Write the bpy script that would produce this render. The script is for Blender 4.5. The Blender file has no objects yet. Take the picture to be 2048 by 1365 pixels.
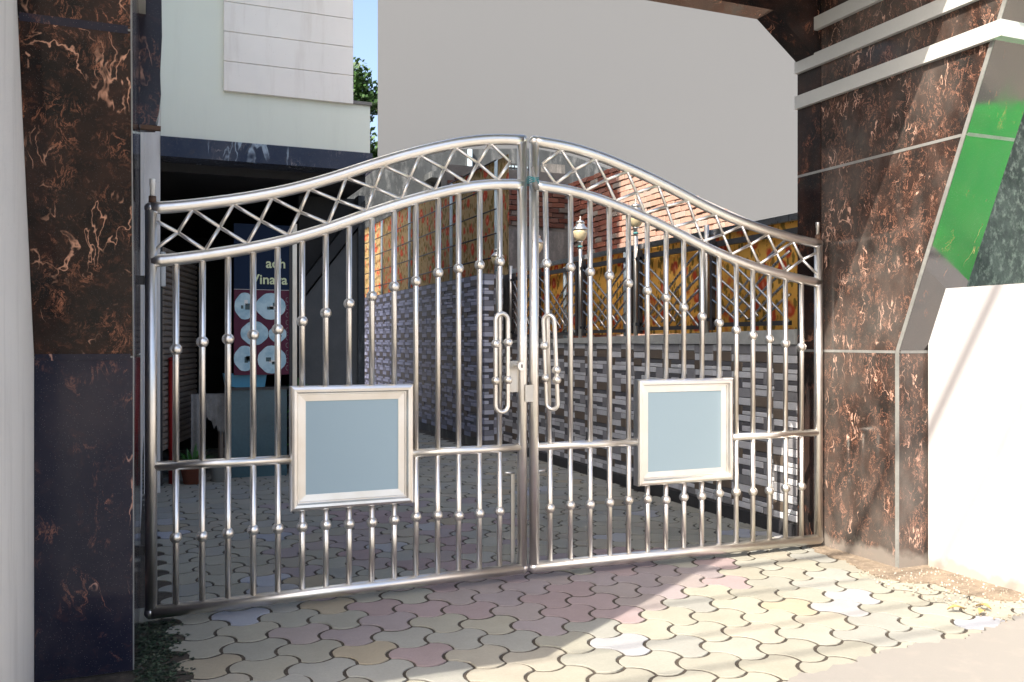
import bpy, math, random
from mathutils import Vector, Matrix
R = random.Random(7)
PI = math.pi
rad = math.radians
scene = bpy.context.scene
col = scene.collection

# ------------------------------------------------------------------ camera, sky, sun, exposure
cam_d = bpy.data.cameras.new('camera'); cam = bpy.data.objects.new('camera', cam_d); col.objects.link(cam)
cam.location = (0, -4.2, 1.25)
cam.rotation_euler = (rad(90), 0, rad(-22.44))
cam_d.sensor_width = 36; cam_d.lens = 36 * 1753 / 2048
cam_d.clip_start = 0.05; cam_d.clip_end = 2000
scene.camera = cam
LIGHT = Vector((.817, .534, -1)).normalized()
world = bpy.data.worlds.new('World'); scene.world = world; world.use_nodes = True
wn = world.node_tree.nodes; wl = world.node_tree.links
sky = wn.new('ShaderNodeTexSky'); sky.sky_type = 'NISHITA'; sky.sun_disc = False
sky.sun_elevation = math.asin(-LIGHT.z); sky.sun_rotation = math.atan2(-LIGHT.x, -LIGHT.y)
sky.air_density = 1.0; sky.dust_density = 5.0; sky.ozone_density = 1.0
wl.new(sky.outputs[0], wn['Background'].inputs[0]); wn['Background'].inputs[1].default_value = 0.15
sun_d = bpy.data.lights.new('sun', 'SUN'); sun_d.energy = 4.0; sun_d.angle = rad(0.4); sun_d.color = (1, .90, .76)
sun = bpy.data.objects.new('sun', sun_d); col.objects.link(sun)
sun.rotation_euler = LIGHT.to_track_quat('-Z', 'Y').to_euler(); sun.location = (-8, -5, 12)
vs = scene.view_settings
vs.view_transform = 'Standard'; vs.look = 'None'; vs.gamma = 1; vs.use_curve_mapping = False; vs.exposure = 1.36

# ------------------------------------------------------------------ helpers
class MB:
    """collects faces, then links them as one mesh object"""
    def __init__(s): s.v = []; s.f = []; s.sm = []; s.c = []; s.cur = (1, 1, 1); s.smooth = False
    def add(s, vs_, fs, smooth=None):
        b = len(s.v); s.v += [tuple(p) for p in vs_]
        for f in fs:
            s.f.append([b + i for i in f]); s.sm.append(s.smooth if smooth is None else smooth); s.c.append(s.cur)
        return s
    def box(s, x0, x1, y0, y1, z0, z1):
        return s.add([(x0,y0,z0),(x1,y0,z0),(x1,y1,z0),(x0,y1,z0),(x0,y0,z1),(x1,y0,z1),(x1,y1,z1),(x0,y1,z1)],
              [(0,3,2,1),(4,5,6,7),(0,1,5,4),(1,2,6,5),(2,3,7,6),(3,0,4,7)], False)
    def bbox(s, x0, x1, y0, y1, z0, z1, b=.004):
        """box with chamfered edges: three crossing inset shells hulled by hand"""
        b = min(b, (x1-x0)*.3, (y1-y0)*.3, (z1-z0)*.3)
        V = []; idx = {}
        for sx in (0,1):
            for sy in (0,1):
                for sz in (0,1):
                    X = (x0,x1)[sx]; Y = (y0,y1)[sy]; Z = (z0,z1)[sz]
                    dx = b if sx == 0 else -b; dy = b if sy == 0 else -b; dz = b if sz == 0 else -b
                    for k, p in enumerate(((X, Y+dy, Z+dz), (X+dx, Y, Z+dz), (X+dx, Y+dy, Z))):
                        idx[(sx,sy,sz,k)] = len(V); V.append(p)
        F = []
        g = lambda sx,sy,sz,k: idx[(sx,sy,sz,k)]
        for a in (0,1):
            q = [g(a,0,0,0),g(a,1,0,0),g(a,1,1,0),g(a,0,1,0)]; F.append(q if a else q[::-1])
            q = [g(0,a,0,1),g(1,a,0,1),g(1,a,1,1),g(0,a,1,1)]; F.append(q[::-1] if a else q)
            q = [g(0,0,a,2),g(1,0,a,2),g(1,1,a,2),g(0,1,a,2)]; F.append(q if a else q[::-1])
        for a in (0,1):
            for c in (0,1):
                F.append([g(a,c,0,0),g(a,c,1,0),g(a,c,1,1),g(a,c,0,1)])
                F.append([g(a,0,c,0),g(a,1,c,0),g(a,1,c,2),g(a,0,c,2)])
                F.append([g(0,a,c,1),g(1,a,c,1),g(1,a,c,2),g(0,a,c,2)])
                for e in (0,1): F.append([g(a,c,e,0),g(a,c,e,1),g(a,c,e,2)])
        return s.add(V, F, False)
    def prism(s, poly, axis, a, b):
        """poly: list of 2-D points in the two other axes (in order), extruded along axis from a to b"""
        n = len(poly)
        mk = {'x': lambda p,t: (t,p[0],p[1]), 'y': lambda p,t: (p[0],t,p[1]), 'z': lambda p,t: (p[0],p[1],t)}[axis]
        V = [mk(p,a) for p in poly] + [mk(p,b) for p in poly]
        F = [list(range(n))[::-1], list(range(n,2*n))] + [(i,(i+1)%n,n+(i+1)%n,n+i) for i in range(n)]
        return s.add(V, F, False)
    def tube(s, pts, r, n=12, caps=True, smooth=True):
        pts = [Vector(p) for p in pts]; m = len(pts)
        rs = r if isinstance(r, (list,tuple)) else [r]*m
        V = []; t0 = (pts[1]-pts[0]).normalized()
        up = Vector((0,1,0)) if abs(t0.y) < .9 else Vector((1,0,0))
        u = t0.cross(up).normalized()
        for i, p in enumerate(pts):
            t = (pts[min(i+1,m-1)]-pts[max(i-1,0)]).normalized()
            u = (u - t*u.dot(t)).normalized(); w = t.cross(u)
            V += [p + rs[i]*(math.cos(2*PI*k/n)*u + math.sin(2*PI*k/n)*w) for k in range(n)]
        F = [(i*n+k, i*n+(k+1)%n, (i+1)*n+(k+1)%n, (i+1)*n+k) for i in range(m-1) for k in range(n)]
        s.add(V, F, smooth)
        if caps:
            b = len(s.v)-len(V)
            s.f.append([b+k for k in range(n)][::-1]); s.sm.append(False); s.c.append(s.cur)
            s.f.append([b+(m-1)*n+k for k in range(n)]); s.sm.append(False); s.c.append(s.cur)
        return s
    def lathe(s, prof, cx, cy, n=20, flute=0, smooth=True):
        V = []
        for r, z in prof:
            for k in range(n):
                rr = r*(1 + (flute if k % 2 else -flute)); a = 2*PI*k/n
                V.append((cx+rr*math.cos(a), cy+rr*math.sin(a), z))
        m = len(prof)
        F = [(i*n+k, i*n+(k+1)%n, (i+1)*n+(k+1)%n, (i+1)*n+k) for i in range(m-1) for k in range(n)]
        F += [list(range(n))[::-1], [(m-1)*n+k for k in range(n)]]
        return s.add(V, F, smooth)
    def ball(s, c, r, n=14, m=9):
        return s.lathe([(r*math.sin(PI*(i+.04)/(m+.08)), c[2]-r*math.cos(PI*(i+.04)/(m+.08))) for i in range(m+1)], c[0], c[1], n)
    def mesh(s, name, mat, colors=False):
        me = bpy.data.meshes.new(name); me.from_pydata(s.v, [], s.f)
        me.polygons.foreach_set('use_smooth', s.sm)
        if colors:
            at = me.color_attributes.new('col', 'FLOAT_COLOR', 'CORNER'); d = []
            for f, c in zip(s.f, s.c): d += list(c[:3]) + [1] if False else (list(c[:3]) + [1.0])*len(f)
            at.data.foreach_set('color', d)
        me.materials.append(mat); me.update()
        return me
    def build(s, name, mat, parent=None, colors=False):
        return obj(name, s.mesh(name, mat, colors), parent)

def obj(name, me, parent=None):
    o = bpy.data.objects.new(name, me); col.objects.link(o); o.parent = parent
    return o
def tag(o, label=None, cat=None, group=None, kind=None):
    if label: o['label'] = label
    if cat: o['category'] = cat
    if group: o['group'] = group
    if kind: o['kind'] = kind
    return o
def thing(name, label, cat, loc=(0,0,0), group=None):
    o = bpy.data.objects.new(name, None); col.objects.link(o); o.empty_display_size = .1
    return tag(o, label, cat, group)

# ------------------------------------------------------------------ materials
class NT:
    def __init__(s, name):
        s.m = bpy.data.materials.new(name); s.m.use_nodes = True
        s.n = s.m.node_tree.nodes; s.l = s.m.node_tree.links; s.b = s.n['Principled BSDF']
        g = s.n.new('ShaderNodeNewGeometry'); s.pos = g.outputs['Position']
    def node(s, t, **kw):
        n = s.n.new(t)
        for k, v in kw.items():
            if hasattr(n, k) and not k.startswith('i_'): setattr(n, k, v)
        return n
    def link(s, a, b): s.l.new(a, b); return s
    def map(s, scale=(1,1,1), loc=(0,0,0), rot=(0,0,0), src=None):
        n = s.n.new('ShaderNodeMapping'); n.inputs['Scale'].default_value = scale
        n.inputs['Location'].default_value = loc; n.inputs['Rotation'].default_value = rot
        s.l.new(src or s.pos, n.inputs['Vector']); return n.outputs[0]
    def noise(s, scale, detail=4, rough=.55, vec=None, dist=0):
        n = s.n.new('ShaderNodeTexNoise'); n.inputs['Scale'].default_value = scale; n.inputs['Detail'].default_value = detail
        n.inputs['Roughness'].default_value = rough; n.inputs['Distortion'].default_value = dist
        s.l.new(vec or s.pos, n.inputs['Vector']); return n.outputs['Fac']
    def voro(s, scale, vec=None, feature='F1', out='Distance'):
        n = s.n.new('ShaderNodeTexVoronoi'); n.feature = feature; n.inputs['Scale'].default_value = scale
        s.l.new(vec or s.pos, n.inputs['Vector']); return n.outputs[out]
    def ramp(s, fac, stops, interp='LINEAR'):
        n = s.n.new('ShaderNodeValToRGB'); n.color_ramp.interpolation = interp
        e = n.color_ramp.elements
        while len(e) < len(stops): e.new(.5)
        for i, (p, c) in enumerate(stops):
            e[i].position = p; e[i].color = (*((c,)*3 if isinstance(c, (int,float)) else c), 1)
        s.l.new(fac, n.inputs[0]); return n.outputs[0]
    def mix(s, fac, a, b, mode='MIX'):
        n = s.n.new('ShaderNodeMix'); n.data_type = 'RGBA'; n.blend_type = mode
        for sock, v in ((n.inputs[0], fac), (n.inputs[6], a), (n.inputs[7], b)):
            if isinstance(v, (int,float)): sock.default_value = v if sock.type == 'VALUE' else (v,v,v,1)
            elif isinstance(v, tuple): sock.default_value = (*v, 1)
            else: s.l.new(v, sock)
        return n.outputs[2]
    def math(s, op, a, b=0):
        n = s.n.new('ShaderNodeMath'); n.operation = op
        for i, v in enumerate((a, b)):
            if isinstance(v, (int,float)): n.inputs[i].default_value = v
            else: s.l.new(v, n.inputs[i])
        return n.outputs[0]
    def set(s, **kw):
        for k, v in kw.items():
            i = s.b.inputs[{'base':'Base Color','rough':'Roughness','metal':'Metallic','spec':'Specular IOR Level','ior':'IOR','coat':'Coat Weight','trans':'Transmission Weight','alpha':'Alpha','sss':'Subsurface Weight'}[k]]
            if isinstance(v, (int,float)): i.default_value = v
            elif isinstance(v, tuple): i.default_value = (*v, 1)
            else: s.l.new(v, i)
        return s
    def bump(s, h, strength=.3, dist=.01):
        n = s.n.new('ShaderNodeBump'); n.inputs['Strength'].default_value = strength; n.inputs['Distance'].default_value = dist
        s.l.new(h, n.inputs['Height']); s.l.new(n.outputs[0], s.b.inputs['Normal']); return s

def mat_steel(name, tint=(.86,.845,.82), r0=.27, r1=.42):
    t = NT(name)
    n1 = t.noise(3.5, 5, .6); n2 = t.noise(38, 5, .65); n3 = t.noise(150, 3, .6, t.map((1,1,.12)))
    c = t.mix(t.ramp(n1, [(.35,0),(.75,1)]), tint, (tint[0]*.86, tint[1]*.82, tint[2]*.76))
    c = t.mix(t.ramp(n2, [(.66,0),(.82,.35)]), c, (.50,.42,.34))
    t.set(base=c, metal=1.0, rough=t.ramp(t.mix(.5, n2, n3), [(.3,r0),(.7,r1)])).bump(n3, .03, .001)
    return t.m
M = {}
M['steel'] = mat_steel('stainless_steel')
M['steel_dull'] = mat_steel('dull_steel', (.6,.59,.56), .3, .5)
M['fence_steel'] = mat_steel('fence_steel', (.46,.465,.475), .2, .34)
M['dark_steel'] = mat_steel('dark_steel', (.30,.31,.33), .22, .4)
def plain(name, c, rough=.7, var=.15, scale=6, bump=.15, metal=0, bscale=60):
    t = NT(name); n1 = t.noise(scale, 5, .6); n2 = t.noise(bscale, 4, .6)
    cc = t.mix(t.ramp(t.mix(.35, n1, n2), [(.3,0),(.7,1)]), tuple(x*(1-var) for x in c), tuple(min(1,x*(1+var)) for x in c))
    t.set(base=cc, rough=rough, metal=metal).bump(n2, bump, .004); return t.m

def mat_granite(name, dark=(.016,.011,.010), warm=(.060,.026,.017), vein=(.55,.20,.10), haze=.0, rough=.05, sc=1.15, spec=.17, fa=.5, m1=.54, m2=.50, w2=.028, ior=1.5):
    t = NT(name)
    oi = t.n.new('ShaderNodeObjectInfo')
    cmb = t.n.new('ShaderNodeCombineXYZ'); rnd_ = t.math('MULTIPLY', oi.outputs['Random'], 37.0)
    t.l.new(rnd_, cmb.inputs[0]); t.l.new(rnd_, cmb.inputs[2])
    add = t.n.new('ShaderNodeVectorMath'); add.operation = 'ADD'; t.l.new(t.pos, add.inputs[0]); t.l.new(cmb.outputs[0], add.inputs[1])
    P = add.outputs[0]
    wv = t.n.new('ShaderNodeTexNoise'); wv.inputs['Scale'].default_value = 7*sc; wv.inputs['Detail'].default_value = 5
    t.l.new(P, wv.inputs['Vector'])
    sc_ = t.n.new('ShaderNodeVectorMath'); sc_.operation = 'SCALE'; sc_.inputs['Scale'].default_value = .085; t.l.new(wv.outputs['Color'], sc_.inputs[0])
    a2 = t.n.new('ShaderNodeVectorMath'); a2.operation = 'ADD'; t.l.new(P, a2.inputs[0]); t.l.new(sc_.outputs[0], a2.inputs[1])
    Q = a2.outputs[0]; Qv = t.map((1,1,.55), src=Q)
    big = t.noise(4.2*sc, 6, .62, P)
    fine = t.noise(24*sc, 8, .74, Q, .8)
    base = t.mix(t.ramp(big, [(.38,0),(.68,1)]), dark, warm)
    base = t.mix(t.ramp(fine, [(.54,0),(.74,fa)]), base, (vein[0]*.34, vein[1]*.30, vein[2]*.28))
    f1 = t.noise(5.0*sc, 3, .6, t.map((1,1,.30), src=Q), .6); f2 = t.noise(13*sc, 6, .66, t.map((1,1,.42), (3,8,2), src=Q), 1.0)
    e1 = t.math('ABSOLUTE', t.math('SUBTRACT', f1, .5)); e2 = t.math('ABSOLUTE', t.math('SUBTRACT', f2, .5))
    mask = t.ramp(t.noise(3.6*sc, 4, .6, P), [(m1,0),(m1+.09,1)])
    mask2 = t.ramp(t.noise(6*sc, 4, .6, t.map((1,1,1), (5,3,9), src=P)), [(m2,0),(m2+.14,1)])
    v1 = t.math('MULTIPLY', t.ramp(e1, [(0,1),(.006,.6),(.012,0)]), mask)
    v2 = t.math('MULTIPLY', t.ramp(e2, [(0,.85),(w2*.4,.3),(w2,0)]), mask2)
    base = t.mix(v2, base, vein)
    base = t.mix(v1, base, (min(1,vein[0]*1.2), vein[1]*1.6, vein[2]*1.9))
    sp = t.voro(160*sc, P); base = t.mix(t.ramp(sp, [(.05,.6),(.12,0)]), base, (.5,.48,.45))
    dust = t.noise(2.3, 6, .62, t.map((1,1,.6)))
    if haze: base = t.mix(t.ramp(dust, [(.42,haze*.15),(.72,haze)]), base, (.40,.36,.33))
    t.set(base=base, rough=t.ramp(dust, [(.4,rough),(.75,rough+.22)]), spec=spec, ior=ior).bump(fine, .015, .002)
    return t.m
M['granite'] = mat_granite('brown_granite', haze=.24, fa=.40, m1=.50, m2=.41, w2=.016, sc=1.6, vein=(.52,.235,.15), dark=(.006,.005,.005), warm=(.034,.015,.010))
M['granite_left'] = mat_granite('dark_brown_granite', dark=(.005,.004,.004), warm=(.030,.014,.010), vein=(.50,.20,.11), haze=.05, fa=.62, m1=.52, m2=.49, sc=1.3, w2=.022)
M['granite_shade'] = mat_granite('shaded_polished_granite', dark=(.008,.007,.008), warm=(.032,.016,.013), haze=.04, sc=1.1, vein=(.42,.15,.08), fa=.25, m1=.56, m2=.56)  # shade put into the colour: darker copy of the pillar granite
M['granite_navy'] = mat_granite('navy_sheen_granite', dark=(.010,.012,.026), warm=(.024,.022,.034), vein=(.40,.17,.11), haze=.05, sc=.9, fa=.2, m1=.54, m2=.54, w2=.03)  # lower left panels: bluish reflected sheen put into the stone colour
M['grout'] = plain('pale_grout', (.36,.37,.36), .55, .2)
M['band'] = plain('pale_grey_stone_band', (.46,.47,.46), .45, .06, 3, .03)
def mat_plaster(name, c, stain=(.2,.18,.16), amt=.3, rough=.85, vs_=.25, bs=.25):
    t = NT(name)
    n1 = t.noise(1.6, 7, .62); st = t.noise(7, 6, .65, t.map((1,1,.12))); fn = t.noise(70, 5, .7); pit = t.voro(26, t.map((1,1,.6)))
    cc = t.mix(t.ramp(n1, [(.3,0),(.75,vs_)]), c, tuple(x*.72 for x in c))
    cc = t.mix(t.ramp(st, [(.52,0),(.8,amt)]), cc, stain)
    cc = t.mix(t.ramp(pit, [(.04,.5*amt),(.12,0)]), cc, stain)
    t.set(base=cc, rough=rough).bump(t.mix(.3, fn, n1), bs, .01); return t.m
M['neighbour_plaster'] = mat_plaster('grey_white_plaster', (.74,.725,.695), amt=.35)
M['white_plaster'] = mat_plaster('white_limewash', (.44,.435,.45), (.35,.32,.30), .35, vs_=.10, bs=.12)
M['green_plaster'] = mat_plaster('pale_green_plaster', (.75,.79,.69), (.44,.46,.40), .16, vs_=.10, bs=.06)
M['grey_paint'] = mat_plaster('grey_paint', (.134,.142,.151), (.11,.114,.118), .06, vs_=.03, bs=.02)
M['marble'] = mat_plaster('cream_marble_cladding', (.86,.82,.75), (.50,.42,.34), .45, .45, .32, .03)
def add_base_dirt(m, h, c):
    nt = m.node_tree; b = nt.nodes['Principled BSDF']; l = nt.links; src = b.inputs['Base Color'].links[0].from_socket
    g_ = nt.nodes.new('ShaderNodeNewGeometry'); sp = nt.nodes.new('ShaderNodeSeparateXYZ'); l.new(g_.outputs['Position'], sp.inputs[0])
    no = nt.nodes.new('ShaderNodeTexNoise'); no.inputs['Scale'].default_value = 9; no.inputs['Detail'].default_value = 7; l.new(g_.outputs['Position'], no.inputs['Vector'])
    ma = nt.nodes.new('ShaderNodeMath'); ma.operation = 'MULTIPLY_ADD'; ma.inputs[1].default_value = -1/h; ma.inputs[2].default_value = .75; l.new(sp.outputs['Z'], ma.inputs[0])
    ad = nt.nodes.new('ShaderNodeMath'); ad.operation = 'ADD'; l.new(ma.outputs[0], ad.inputs[0]); l.new(no.outputs['Fac'], ad.inputs[1])
    r_ = nt.nodes.new('ShaderNodeValToRGB'); r_.color_ramp.elements[0].position = .75; r_.color_ramp.elements[1].position = 1.15; r_.color_ramp.elements[1].color = (.8,.8,.8,1); l.new(ad.outputs[0], r_.inputs[0])
    mx = nt.nodes.new('ShaderNodeMix'); mx.data_type = 'RGBA'; l.new(r_.outputs[0], mx.inputs[0]); l.new(src, mx.inputs[6]); mx.inputs[7].default_value = (*c, 1)
    l.new(mx.outputs[2], b.inputs['Base Color'])
add_base_dirt(M['white_plaster'], .16, (.34,.29,.25))
add_base_dirt(M['granite'], .20, (.22,.20,.18))
M['concrete'] = mat_plaster('concrete', (.205,.197,.185), (.34,.30,.26), .25, vs_=.14)
def mat_weathered(name, a, b, c, s=1, vz=None):
    t = NT(name)
    n1 = t.noise(2.2*s, 8, .7, t.map((1,1,vz or .5))); n2 = t.noise(9*s, 7, .7, t.map((1,1,vz or .3))); n3 = t.noise(40*s, 5, .7)
    cc = t.mix(t.ramp(n1, [(.36,0),(.62,1)]), a, b); cc = t.mix(t.ramp(n2, [(.5,0),(.68,.9)]), cc, c)
    cc = t.mix(t.ramp(n3, [(.45,0),(.75,.4)]), cc, tuple(x*.5 for x in a))
    t.set(base=cc, rough=.9).bump(t.mix(.5, n2, n3), .5, .015); return t.m
M['mottled'] = mat_weathered('mould_stained_plaster', (.045,.043,.048), (.14,.135,.14), (.38,.36,.35), 2.2, .8)
M['weathered'] = mat_weathered('weathered_concrete', (.028,.033,.037), (.052,.06,.066), (.15,.16,.166), .7)
M['dark_plaster'] = mat_weathered('sooty_plaster', (.07,.07,.07), (.14,.135,.13), (.22,.21,.20), .8)
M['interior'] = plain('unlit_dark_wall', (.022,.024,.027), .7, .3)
M['interior_teal'] = plain('dark_glazed_panel', (.05,.105,.13), .25, .3, 2, .02)
M['soil'] = mat_weathered('damp_joint_sand', (.026,.021,.016), (.052,.042,.032), (.095,.076,.057), 3)
M['dirt'] = mat_weathered('dry_earth', (.15,.12,.09), (.24,.19,.14), (.33,.27,.21), 3)
M['ground'] = mat_weathered('dusty_ground', (.32,.28,.24), (.40,.36,.31), (.46,.42,.37), .6)
M['brown_iron'] = plain('rusty_iron', (.10,.055,.035), .7, .4)
M['red'] = plain('red_paint', (.28,.012,.012), .35, .2)
M['slat'] = plain('dusty_brown_shutter', (.26,.21,.17), .6, .25)
M['white_plastic'] = plain('white_plastic', (.75,.75,.72), .4, .08)
M['cloth_white'] = plain('greyed_white_cloth', (.22,.215,.205), .9, .35, 12)  # white cloth at a low, uneven grey tone
M['teal_string'] = plain('teal_string', (.05,.22,.24), .6, .2)
M['blue_pole'] = plain('pale_blue_pipe', (.36,.46,.52), .4, .12)
M['dark_iron'] = plain('black_iron', (.03,.03,.034), .45, .3)
M['sheet'] = NT('blue_grey_painted_sheet').set(base=(.335,.435,.485), rough=.75, spec=.15).m
M['cable'] = plain('black_cable', (.02,.02,.02), .6, .1)
M['terracotta'] = plain('terracotta', (.22,.075,.045), .8, .2)
M['bark'] = plain('bark', (.09,.065,.05), .9, .3, 8, .5)
M['green_mound'] = plain('reflection_green', (.05,.62,.11), .6, .12, 2, .2)

def mat_piece(name, attr, rough=.85, grain=55, mottled=.35, bump=.25, rings=False, spec=.3):
    """colour comes from the single piece: object colour, or the colour attribute of a joined mesh"""
    t = NT(name)
    if attr:
        a = t.n.new('ShaderNodeVertexColor'); a.layer_name = 'col'; c = a.outputs['Color']
    else:
        a = t.n.new('ShaderNodeObjectInfo'); c = a.outputs['Color']
    n1 = t.noise(5, 6, .65); n2 = t.noise(grain, 6, .72); n3 = t.noise(14, 5, .6)
    cc = t.mix(t.ramp(t.mix(.5, n1, n2), [(.3,0),(.68,mottled)]), c, t.mix(1, c, (.48,.46,.44), 'MULTIPLY'))
    cc = t.mix(t.ramp(n3, [(.58,0),(.75,mottled*.6)]), cc, t.mix(1, c, (1.18,1.16,1.12), 'MULTIPLY'))
    t.set(base=cc, rough=rough, spec=spec).bump(t.mix(.5, n2, n3), bump, .006); return t.m
M['paver'] = mat_piece('paver_cement', False, .8, 90, .42, .3)
M['paver_far'] = mat_piece('paver_cement_joined', True, .8, 90, .42, .3)
M['stone'] = mat_piece('wall_stone', False, .55, 60, .4, .5, spec=.4)
M['stone_far'] = mat_piece('wall_stone_joined', True, .55, 60, .4, .5, spec=.4)
M['brick'] = mat_piece('brick_clay', False, .9, 50, .5, .7)
M['brick_far'] = mat_piece('brick_clay_joined', True, .9, 50, .5, .7)
M['leaf'] = mat_piece('leaf', True, .5, 30, .3, .1)

def mat_floral(name, ground, s=1):
    t = NT(name)
    wob = t.n.new('ShaderNodeTexNoise'); wob.inputs['Scale'].default_value = 14*s; t.l.new(t.pos, wob.inputs['Vector'])
    sc_ = t.n.new('ShaderNodeVectorMath'); sc_.operation = 'SCALE'; sc_.inputs['Scale'].default_value = .055/s; t.l.new(wob.outputs['Color'], sc_.inputs[0])
    a2 = t.n.new('ShaderNodeVectorMath'); a2.operation = 'ADD'; t.l.new(t.pos, a2.inputs[0]); t.l.new(sc_.outputs[0], a2.inputs[1]); Q = a2.outputs[0]
    fl = t.voro(5.0*s, t.map((0,1,.8), src=Q)); lf = t.voro(11*s, t.map((0,1.3,.6), (0,1,4), (.5,0,0), src=Q)); l2 = t.voro(13*s, t.map((0,1.4,.65), (0,3,1), (-.7,0,0), src=Q))
    msk = t.ramp(t.noise(2.6*s, 3, .5, t.map((0,1,1))), [(.36,0),(.46,1)])
    sh = t.noise(1.5, 4, .5, t.map((0,1,.3)))
    c = t.mix(t.ramp(sh, [(.35,0),(.7,1)]), ground, tuple(x*.78 for x in ground))
    c = t.mix(t.ramp(lf, [(.34,.85),(.42,0)]), c, (.16,.12,.03))
    c = t.mix(t.ramp(l2, [(.20,.8),(.27,0)]), c, (.34,.16,.03))
    c = t.mix(t.math('MULTIPLY', t.ramp(fl, [(.30,.95),(.40,0)]), msk), c, (.52,.07,.035))
    c = t.mix(t.math('MULTIPLY', t.ramp(fl, [(.10,.8),(.20,0)]), msk), c, (.72,.30,.17))
    t.set(base=c, rough=.8, spec=.2)
    tr = t.n.new('ShaderNodeBsdfTranslucent'); t.l.new(c, tr.inputs['Color'])
    mx = t.n.new('ShaderNodeMixShader'); mx.inputs[0].default_value = .35
    out = t.n['Material Output']; t.l.new(t.b.outputs[0], mx.inputs[1]); t.l.new(tr.outputs[0], mx.inputs[2]); t.l.new(mx.outputs[0], out.inputs['Surface'])
    t.bump(t.noise(6, 4, .5, t.map((1,3,.5))), .5, .03)
    return t.m
M['floral'] = mat_floral('ochre_floral_cloth', (.88,.54,.13), 1.5)
M['floral_pale'] = mat_floral('faded_floral_cloth', (.46,.34,.18), 1.35)
t = NT('frosted_lamp_glass'); t.set(base=(.72,.62,.40), rough=.25, trans=.25); M['lamp_glass'] = t.m
t = NT('maroon_print'); t.set(base=(.10,.02,.045), rough=.5, spec=.2); M['maroon'] = t.m
t = NT('pale_blue_print'); n_ = t.noise(9, 4, .6); t.set(base=t.mix(t.ramp(n_, [(.4,0),(.6,1)]), (.30,.50,.60), (.50,.68,.74)), rough=.3); M['print_blue'] = t.m
t = NT('dark_teal_print'); t.set(base=(.03,.08,.10), rough=.3); M['print_dark'] = t.m
t = NT('navy_board'); t.set(base=(.008,.02,.05), rough=.6, spec=.15); M['navy'] = t.m
t = NT('pale_yellow_letters'); t.set(base=(.68,.74,.45), rough=.5); M['letters'] = t.m
t = NT('bright_blue_plastic'); t.set(base=(.03,.22,.36), rough=.35); M['blue_plastic'] = t.m

# ------------------------------------------------------------------ the ground
g = MB().box(-60, 60, -60, 120, -.30, -.035).build('ground', M['ground']); tag(g, 'dusty ground around the gateway', None, kind='structure')

HX = .229
va = Vector((math.cos(rad(-28)), math.sin(rad(-28))))*HX
vb = Vector((math.cos(rad(-88)), math.sin(rad(-88))))*HX
O = Vector((1.396, -.583))
def hex_outline(gap=.0072, sag=.030, n=5):
    side = HX/math.sqrt(3); pts = []
    for k in range(6):
        # corner k; edges alternate convex, concave. edge 0 points down
        a0 = rad(-88 - 30 + 60*k); a1 = rad(-88 + 30 + 60*k)
        p0 = Vector((math.cos(a0), math.sin(a0)))*side; p1 = Vector((math.cos(a1), math.sin(a1)))*side
        nrm = (p0+p1).normalized(); sg = sag if k % 2 == 0 else -sag
        for i in range(n):
            u = i/n; q = p0.lerp(p1, u) + nrm*sg*4*u*(1-u)
            pts.append(q)
    m = len(pts); out = []
    for i in range(m):
        tdir = (pts[(i+1) % m]-pts[i-1]).normalized(); nn = Vector((tdir.y, -tdir.x))
        out.append((pts[i] - nn*gap, pts[i] - nn*(gap+.0025)))
    return out
HO = hex_outline()
def paver_mesh_into(mb, cx, cy, dz, tx, ty, rot=0, jit=0):
    c, s_ = math.cos(rot), math.sin(rot); m = len(HO); V = []
    for lvl in (0, 1, 2):
        for o_, i_ in HO:
            p = i_ if lvl == 2 else o_
            if jit: p = p*(1+R.uniform(-jit, jit)*.4)
            x = c*p.x - s_*p.y; y = s_*p.x + c*p.y
            z = dz + x*tx + y*ty + (-.05, -.0012, 0)[lvl]
            V.append((cx+x, cy+y, z))
    F = [(l*m+i, l*m+(i+1) % m, (l+1)*m+(i+1) % m, (l+1)*m+i) for l in (0,1) for i in range(m)] + [[2*m+i for i in range(m)]]
    mb.add(V, F, False)
def paver_color(x, y):
    base = R.choice([(.30,.297,.255), (.31,.303,.255), (.295,.297,.262), (.285,.29,.27), (.315,.30,.255)])
    pink = math.exp(-(((x-1.75)/.75)**2 + ((y+.22)/.42)**2)) + .75*math.exp(-(((x-1.45)/.6)**2 + ((y-1.5)/1.5)**2)) + .5*math.exp(-(((x-2.6)/.5)**2+((y+.15)/.25)**2))
    if R.random() < pink*1.15: base = R.choice([(.305,.248,.255), (.30,.242,.248), (.28,.248,.258), (.295,.262,.258)])
    elif R.random() < .06: base = R.choice([(.31,.33,.375), (.33,.335,.345), (.315,.325,.345)])
    elif R.random() < .035: base = (.33,.295,.225)
    k = R.uniform(.93, 1.07)
    return tuple(v*k for v in base)
def in_paving(x, y):
    if y > 9.2: return False
    if y > -.55 and (x < -.02 or x > 3.86): return False
    if y <= -.55 and (x < -.6 or x > 4.05): return False
    if y < -1.95: return False
    if y < .12 and x < .11 + .03*math.sin(9*y): return False          # mossy strip by the left pillar
    if -.95 < y < -.05 and x > 3.68: return False            # earth strip by the right pillar
    if x < 3.5 and y > 4.0 and x < 1.55: return y < 6.5
    if x > 3.42 and y > 5.2: return False
    return True
paving = MB().box(-.75, 4.2, -2.3, 9.4, -.12, -.0045).build('paving', M['soil']); tag(paving, 'interlocking paver driveway running under the gate', None, kind='structure')
cells = []
for i in range(-40, 60):
    for j in range(-70, 40):
        p = O + va*i + vb*j
        if in_paving(p.x, p.y): cells.append((p.x, p.y))
cells.sort(key=lambda p: (p[0])**2 + (p[1]+4.2)**2 + (6 if p[1] < -1.35 else 0))
protos = []
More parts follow.
